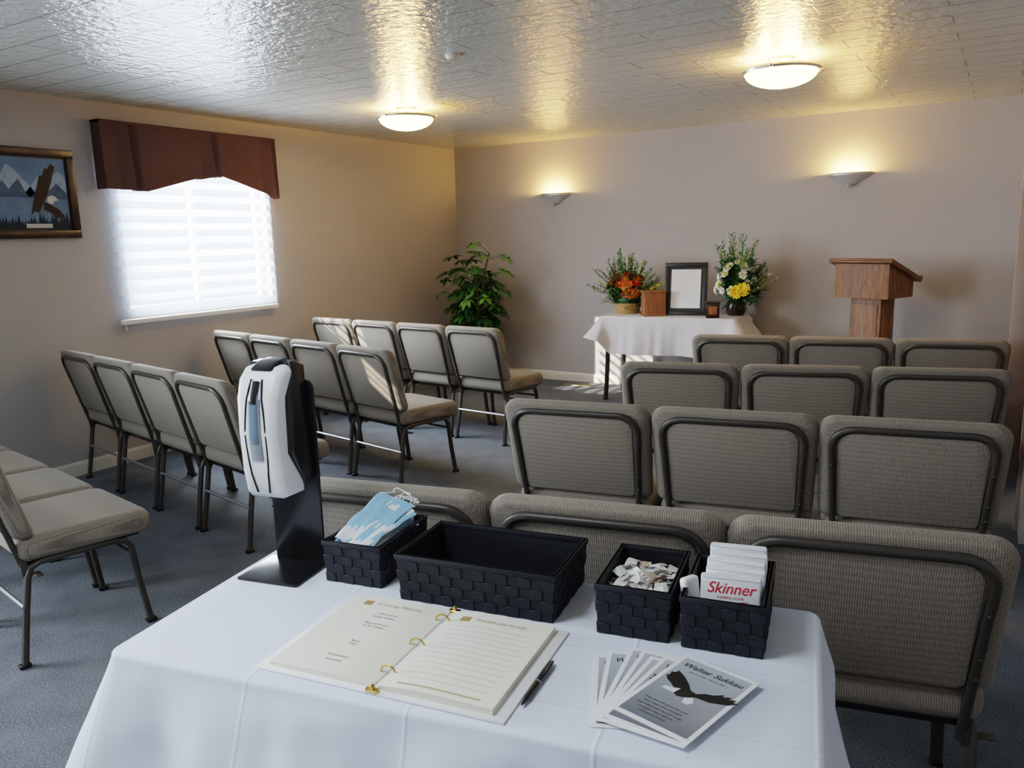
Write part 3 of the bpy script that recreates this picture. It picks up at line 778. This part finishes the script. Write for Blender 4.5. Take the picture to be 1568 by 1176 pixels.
def arrangement2():
    mb = MB()
    mb.add(lathe([(0, 0), (.07, 0), (.085, .04), (.08, .10), (.072, .12), (.064, .11), (0, .09)], 24), M_darkwood)
    mb.add(ball((0, 0, .22), .11, 2, (1, .8, 1)), M_leafd)
    for i in range(420):
        d = rdir(.3); b = Vector((random.uniform(-.08, .18), random.uniform(-.09, .06), random.uniform(.08, .46)))
        if b.x < 0: d.x = max(d.x, -.5)
        leaf(mb, b, d, random.uniform(.08, .15), random.uniform(.02, .035), random.choice([M_leaf, M_leaf2, M_leafd, M_leaf]), .25)
    for i in range(70):
        a = rad(random.uniform(0, 150)); rr = random.uniform(.3, .55); tip = Vector((math.cos(a) * rr * (.6 if a < 1.57 else .42), random.uniform(-.15, .12), .18 + math.sin(a) * rr))
        stemline(mb, (0, 0, .12), tip); col = random.choice([M_leaf2, M_leaf2, M_fl['cream'], M_leaf])
        for k in range(24):
            t = .4 + .6 * k / 23; p = Vector((0, 0, .12)).lerp(tip, t); leaf(mb, p, rdir(.6), .042, .015, col, .1, 2)
    for i in range(18):
        d = Vector((random.uniform(-.8, 1), random.uniform(-1, -.2), random.uniform(-.2, 1))).normalized(); c = Vector((d.x * .18, d.y * .15, .26 + d.z * .24))
        flower(mb, c, d, random.uniform(.028, .045), M_fl['white' if i % 4 else 'cream'], M_fl['yellow'], 6, 2)
    for p in ((.05, -.17, .21), (.10, -.15, .23)): flower(mb, p, (0.2, -1, .3), .062, M_fl['yellow'], M_fl['yellow'], 14, 3)
    return mb
arrangement2().obj('vase_flower_arrangement', (-1.985, 6.94, ZD), 0, recalc=False)
mb = MB(); mb.add(box(-.095, .095, -.07, .07, .014, .21, .004), M_urn); mb.add(box(-.102, .102, -.077, .077, 0, .016, .004), M_urn); mb.add(box(-.102, .102, -.077, .077, .205, .222, .005), M_urn)
mb.obj('wooden_urn', (-2.65, 6.70, ZD), rad(35))
mb = MB(); mb.add(box(-.055, .055, -.04, .04, 0, .12, .004), M_darkwood); mb.add(box(-.06, .06, -.045, .045, .12, .14, .004), M_darkwood); mb.add(box(-.035, .035, -.044, -.039, .03, .10, .002), M_urn)
mb.obj('keepsake_box', (-2.10, 6.655, ZD), rad(20))
pf_ = empty('picture_frame', (-2.385, 6.77, ZD), rad(10))
mb = MB(); w2, h = .185, .46; fw = .035
for b in ((-w2, w2, 0, fw), (-w2, w2, h - fw, h), (-w2, -w2 + fw, fw, h - fw), (w2 - fw, w2, fw, h - fw)):
    mb.add(box(b[0], b[1], -.012, .012, b[2], b[3], .004), M_blackmat)
mb.add(box(-w2 + .01, w2 - .01, -.002, .008, .01, h - .01), M_blackmat)
mb.add(box(-w2 + fw + .022, w2 - fw - .022, -.004, -.001, fw + .025, h - fw - .025), M_paperw)
o = mb.obj('frame', parent=pf_, loc=(0, 0, .005)); o.rotation_euler = (rad(-10), 0, 0)
for k in range(9): text('frame_text', 'in loving memory of'[:18 - (k % 3) * 3], .012, (0, -.0045, .36 - k * .028), M_line, o, rot=(rad(90), 0, 0))
mb = MB(); mb.add(box(-.03, .03, .0, .006, 0, .3), M_blackmat); o2 = mb.obj('easel_back', parent=pf_, loc=(0, .14, .0)); o2.rotation_euler = (rad(14), 0, 0)

# ---------------------------------------------------------------- lectern
def lectern():
    mb = MB()
    mb.add(box(-.22, .22, -.17, .17, 0, .05, .008), M_oak); mb.add(box(-.18, .18, -.13, .13, .05, .075, .006), M_oak)
    mb.add(box(-.125, .125, -.10, .10, .07, 1.02, .006), M_oak)
    mb.add(box(-.10, .10, -.106, -.098, .12, .92, .004), M_oak)
    mb.add(box(.123, .131, -.08, .08, .12, .92, .004), M_oak); mb.add(box(-.131, -.123, -.08, .08, .12, .92, .004), M_oak)
    head = [(-.18, .965), (.18, .965), (.18, 1.095), (-.18, 1.225)]
    mb.add(extr(head, -.22, .22, .004, 2, 'yz'), M_oak)
    a = math.atan2(-.13, .36)
    def slab(x0, x1, y0, y1, z0, z1, m=M_oakx, bev=.005):
        bm = box(x0, x1, y0, y1, z0, z1, bev); mb.add(bm, m, M=Matrix.Translation((0, -.18, 1.225)) @ Matrix.Rotation(a, 4, 'X'))
    slab(-.255, .255, -.04, .44, .0, .022)
    slab(-.255, .255, -.04, -.017, .020, .034); slab(-.255, .255, .415, .44, .02, .045)
    slab(-.255, -.233, -.012, .42, .02, .032); slab(.233, .255, -.012, .42, .02, .032)
    return mb
lectern().obj('wooden_lectern', (-.87, 6.76, 0), rad(-22), angle=30)

# ---------------------------------------------------------------- plant
def plant():
    mb = MB(); 
    mb.add(lathe([(0, 0), (.13, 0), (.17, .28), (.185, .28), (.185, .32), (.165, .32), (.155, .27), (0, .27)], 28), M_pot)
    mb.add(lathe([(0, .285), (.16, .285)], 20), M_soil)
    cl = []
    for s in range(10):
        a = random.uniform(0, 6.28); r = random.uniform(.0, .07); b = Vector((r * math.cos(a), r * math.sin(a), .28))
        t = Vector((random.uniform(-.2, .22), random.uniform(-.2, .2), random.uniform(.9, 1.36)))
        stemline(mb, b, t, .008, M_stem, .06)
        for k in range(11):
            p = b.lerp(t, .35 + .65 * k / 10); th = random.uniform(0, 6.28); q = p + Vector((math.cos(th) * random.uniform(.08, .26), math.sin(th) * random.uniform(.08, .24), random.uniform(.0, .1)))
            mb.add(sweep([p, p.lerp(q, .5) + Vector((0, 0, .02)), q], circ(.0025, 5), Vector((.2, .3, 1))), M_leaf); cl.append((q, q - p))
    for k in range(9): q = Vector((random.uniform(-.22, .16), random.uniform(-.2, .1), random.uniform(1.15, 1.36))); cl.append((q, Vector((q.x, q.y, .3))))
    for q, d in cl:
        n = random.randint(6, 8); up = (Vector((0, 0, 1)) + d.normalized() * .8).normalized(); a = up.orthogonal().normalized(); b = up.cross(a)
        mm = random.choice([M_leaf, M_leafd, M_leaf, M_leaf2])
        for i in range(n):
            th = 2 * math.pi * i / n + random.uniform(-.2, .2); dd = a * math.cos(th) + b * math.sin(th) + up * .15
            leaf(mb, q, dd, random.uniform(.085, .13), random.uniform(.042, .058), mm, .35)
    return mb
random.seed(11)
plant().obj('potted_schefflera', (-4.62, 6.72, 0), 0, recalc=False)

# ---------------------------------------------------------------- wall / ceiling fittings
M_bowl = mat('frosted_glass_lit', (.9, .85, .7), .4, emis=(1, .68, .28), emis_s=20)
def ceiling_light(x, y):
    e = empty('ceiling_light', (x, y, ZC))
    mb = MB(); mb.add(lathe([(0, 0), (.075, 0), (.07, -.02), (.03, -.03), (0, -.03)], 24), M_nickel)
    mb.add(lathe([(.200, -.060), (.212, -.058), (.216, -.068), (.212, -.080), (.200, -.082), (.196, -.07), (.200, -.060)], 48), M_nickel)
    for k in range(3):
        a = rad(30 + 120 * k); c, s = math.cos(a), math.sin(a)
        mb.add(sweep([(.03 * c, .03 * s, -.025), (.13 * c, .13 * s, -.035), (.205 * c, .205 * s, -.062)], circ(.005, 6), Vector((0, 0, 1))), M_nickel)
        mb.add(ball((.226 * c, .226 * s, -.07), .012, 2), M_nickel); mb.add(sweep([(.205 * c, .205 * s, -.07), (.226 * c, .226 * s, -.07)], circ(.005, 6)), M_nickel)
    mb.obj('fixture', parent=e)
    mb = MB(); prof = [(.198 * math.cos(rad(t)), -.075 - .085 * math.sin(rad(t))) for t in range(0, 91, 9)]
    prof[-1] = (0, prof[-1][1]); mb.add(lathe(prof, 48), M_bowl); mb.obj('glass_bowl', parent=e)
    for k in range(3):
        L = D.lights.new('lamp_bulb', 'POINT'); L.energy = 16.0; L.color = (1, .52, .12); L.shadow_soft_size = .03
        o = D.objects.new('lamp_bulb', L); scene.collection.objects.link(o); o.parent = e; a = rad(90 + 120 * k); o.location = (.09 * math.cos(a), .09 * math.sin(a), -.07)
ceiling_light(-3.82, 4.80); ceiling_light(-1.16, 4.83)
def sconce(x, z):
    e = empty('wall_sconce', (x, YB, z))
    mb = MB(); pr = [(0, -.05), (.035, -.048), (.06, -.035), (.08, -.015), (.13, .012), (.160, .032), (.170, .038), (.170, .058), (.163, .058), (.150, .04), (.06, .0), (0, .0)]
    mb.add(lathe(pr, 32, 180, 360), M_ceramic, fn=lambda c: (c.x, c.y * .62, c.z))
    mb.add(lathe([(.1705, .036), (.174, .038), (.174, .046), (.1705, .047)], 32, 180, 360), M_nickel, fn=lambda c: (c.x, c.y * .62, c.z))
    mb.add(ball((0, -.05, -.05), .018, 2), M_ceramic); mb.add(box(-.05, .05, -.012, -.001, -.03, .05, .002), M_ceramic)
    mb.add(box(-.03, .03, -.100, -.092, .028, .044, .003), M_nickel)
    mb.obj('sconce_body', parent=e)
    for dx in (-.05, .05):
        L = D.lights.new('sconce_bulb', 'POINT'); L.energy = 12; L.color = (1, .56, .13); L.shadow_soft_size = .025
        o = D.objects.new('sconce_bulb', L); scene.collection.objects.link(o); o.parent = e; o.location = (dx, -.065, .062)
sconce(-3.95, 1.86); sconce(-1.17, 1.89)
mb = MB(); mb.add(lathe([(0, -.022), (.022, -.022), (.032, -.018), (.036, -.008), (.040, -.006), (.040, 0), (0, 0)], 28), M_trim); mb.add(lathe([(.012, -.023), (.015, -.024), (.018, -.023)], 20), M_greyp)
mb.obj('smoke_detector', (-2.56, 3.63, ZC))
mb = MB(); M_reg = mat('brass_register', (.40, .30, .16), .4, .5)
mb.add(box(-.15, .15, -.06, .06, 0, .006, .002), M_reg)
for k in range(14): mb.add(box(-.13 + k * .0195, -.122 + k * .0195, -.045, .045, .005, .008), M_black)
mb.obj('floor_register', (-3.62, 7.14, .0))
mb = MB(); mb.add(box(0, .006, -.035, .035, -.057, .057, .002), M_white); mb.add(box(.005, .008, -.016, .016, .008, .035, .001), M_white); mb.add(box(.005, .008, -.016, .016, -.035, -.008, .001), M_white)
mb.obj('wall_outlet', (XL, 4.75, .38))

# eagle picture
pic = empty('framed_eagle_picture', (XL, 2.69, 1.835))
mb = MB(); hw, hh, fw = .37, .275, .05
for b in ((-hw, hw, -hh, -hh + fw), (-hw, hw, hh - fw, hh), (-hw, -hw + fw, -hh + fw, hh - fw), (hw - fw, hw, -hh + fw, hh - fw)):
    mb.add(box(.002, .03, b[0], b[1], b[2], b[3], .006), M_darkwood)
mb.add(box(.002, .012, -hw + .02, hw - .02, -hh + .02, hh - .02), M_blackmat)
mb.obj('frame', parent=pic)
def cm(n, c, ns=None, amt=.2): return mat('print_' + n, c, .45, spec=.25, noise_scale=ns, noise_amt=amt)
C = dict(sky=cm('sky', (.13, .21, .34), 9, .35), snow=cm('snow', (.30, .38, .50), 30, .5), rock=cm('rock', (.07, .11, .18), 30, .5), lake=cm('lake', (.13, .20, .31), 14, .4), tree=cm('tree', (.012, .026, .042)), brown=cm('brown', (.03, .02, .018), 40, .5), wh=cm('white', (.6, .6, .56)), plate=cm('plate', (.5, .5, .46)))
mb = MB(); iw, ih = hw - fw - .01, hh - fw - .01
def pp(pts, m, x): mb.face([(x, a * iw, b * ih) for a, b in pts], m)
pp([(-1, -1), (1, -1), (1, 1), (-1, 1)], C['sky'], .0130)
for pk in ([(-1, -.1), (-1, .3), (-.75, .6), (-.5, .25), (-.35, -.1)], [(-.5, -.1), (-.15, .8), (.0, .65), (.3, .15), (.4, -.1)], [(.1, -.1), (.45, .5), (.6, .4), (.85, .65), (1, .5), (1, -.1)]): pp(pk, C['snow'], .0134)
for pk in ([(-1, -.1), (-.8, .15), (-.6, -.1)], [(-.55, -.2), (-.25, .35), (-.15, .1), (.05, .4), (.25, -.2)], [(.2, -.2), (.5, .2), (.6, .05), (.8, .3), (1, .0), (1, -.2)]): pp(pk, C['rock'], .0138)
pp([(-1, -.1), (1, -.15), (1, -.7), (-1, -.7)], C['lake'], .0142)
for k in range(34):
    x = -1 + k * .0606; h = random.uniform(.15, .45); pp([(max(-1, x - .05), -1), (min(1, x + .06), -1), (min(1, x + .03), -1 + h * .6), (x, -.95 + h), (max(-1, x - .03), -1 + h * .6)], C['tree'], .0146 + .0001 * (k % 3))
pp([(.22, -.62), (.30, -.50), (.38, -.55), (.48, -.30), (.58, -.05), (.70, .35), (.80, .78), (.72, .86), (.64, .70), (.60, .74), (.52, .50), (.47, .52), (.40, .20), (.33, -.05), (.27, -.35)], C['brown'], .0156)
pp([(.50, -.22), (.62, -.30), (.80, -.45), (.92, -.72), (.80, -.66), (.74, -.72), (.62, -.55), (.48, -.45)], C['brown'], .0156)
pp([(.58, -.10), (.66, -.04), (.74, -.08), (.80, -.18), (.72, -.20), (.66, -.30), (.57, -.24)], C['wh'], .0158)
pp([(.1, -.98), (.62, -.98), (.62, -.86), (.1, -.86)], C['plate'], .016)
mb.obj('print', parent=pic, recalc=False)

# ---------------------------------------------------------------- lights
def area(name, loc, rot, sx, sy, p, col):
    L = D.lights.new(name, 'AREA'); L.shape = 'RECTANGLE'; L.size = sx; L.size_y = sy; L.energy = p; L.color = col
    o = D.objects.new(name, L); scene.collection.objects.link(o); o.location = loc; o.rotation_euler = rot; return o
RX = (0, rad(-90), 0)
area('daylight_window_1', (XL - .35, 4.0, 1.6), RX, 1.3, 1.6, 400, (.80, .90, 1))
area('daylight_window_2', (XL + .12, -.2, 1.5), RX, .95, 1.4, 180, (.78, .89, 1))
area('daylight_window_3', (XL + .12, -1.9, 1.5), RX, .95, .95, 30, (.78, .89, 1))
fp = empty('added_fill_panel', (-1.3, .25, ZC))  # added unseen fill lamp with housing, brightens the sign-in table
mb = MB(); mb.add(box(-.31, .31, -.31, .31, -.03, 0, .004), M_white); mb.obj('fill_panel_housing', parent=fp)
o = area('fill_panel_area', (0, 0, -.036), (0, 0, 0), .56, .56, 27, (.84, .92, 1)); o.parent = fp
S = D.lights.new('sun', 'SUN'); S.energy = 16; S.angle = rad(.5); S.color = (1, .93, .82)
so = D.objects.new('sun', S); scene.collection.objects.link(so); dvec = Vector((.5, .8, -.36)); so.rotation_euler = dvec.to_track_quat('-Z', 'Y').to_euler(); so.location = (-8, -8, 6)
w = D.worlds.new('World'); scene.world = w; w.use_nodes = True
w.node_tree.nodes['Background'].inputs[0].default_value = (.55, .72, 1, 1); w.node_tree.nodes['Background'].inputs[1].default_value = 2.5

# ---------------------------------------------------------------- camera
yaw, pitch, roll = rad(31.75), rad(10.41), rad(-1.49)
fwd = Vector((-math.sin(yaw) * math.cos(pitch), math.cos(yaw) * math.cos(pitch), -math.sin(pitch)))
right = Vector((math.cos(yaw), math.sin(yaw), 0)); up = right.cross(fwd)
r = right * math.cos(roll) + up * math.sin(roll); u = -right * math.sin(roll) + up * math.cos(roll)
cam = D.cameras.new('camera'); co = D.objects.new('camera', cam); scene.collection.objects.link(co)
Mx = Matrix.Identity(4)
for i in range(3): Mx[i][0] = r[i]; Mx[i][1] = u[i]; Mx[i][2] = -fwd[i]
Mx[0][3], Mx[1][3], Mx[2][3] = 0, 0, 1.492
co.matrix_world = Mx
cam.sensor_fit = 'HORIZONTAL'; cam.sensor_width = 36; cam.lens = 1222.8 / 1568 * 36; cam.clip_start = .02
scene.camera = co
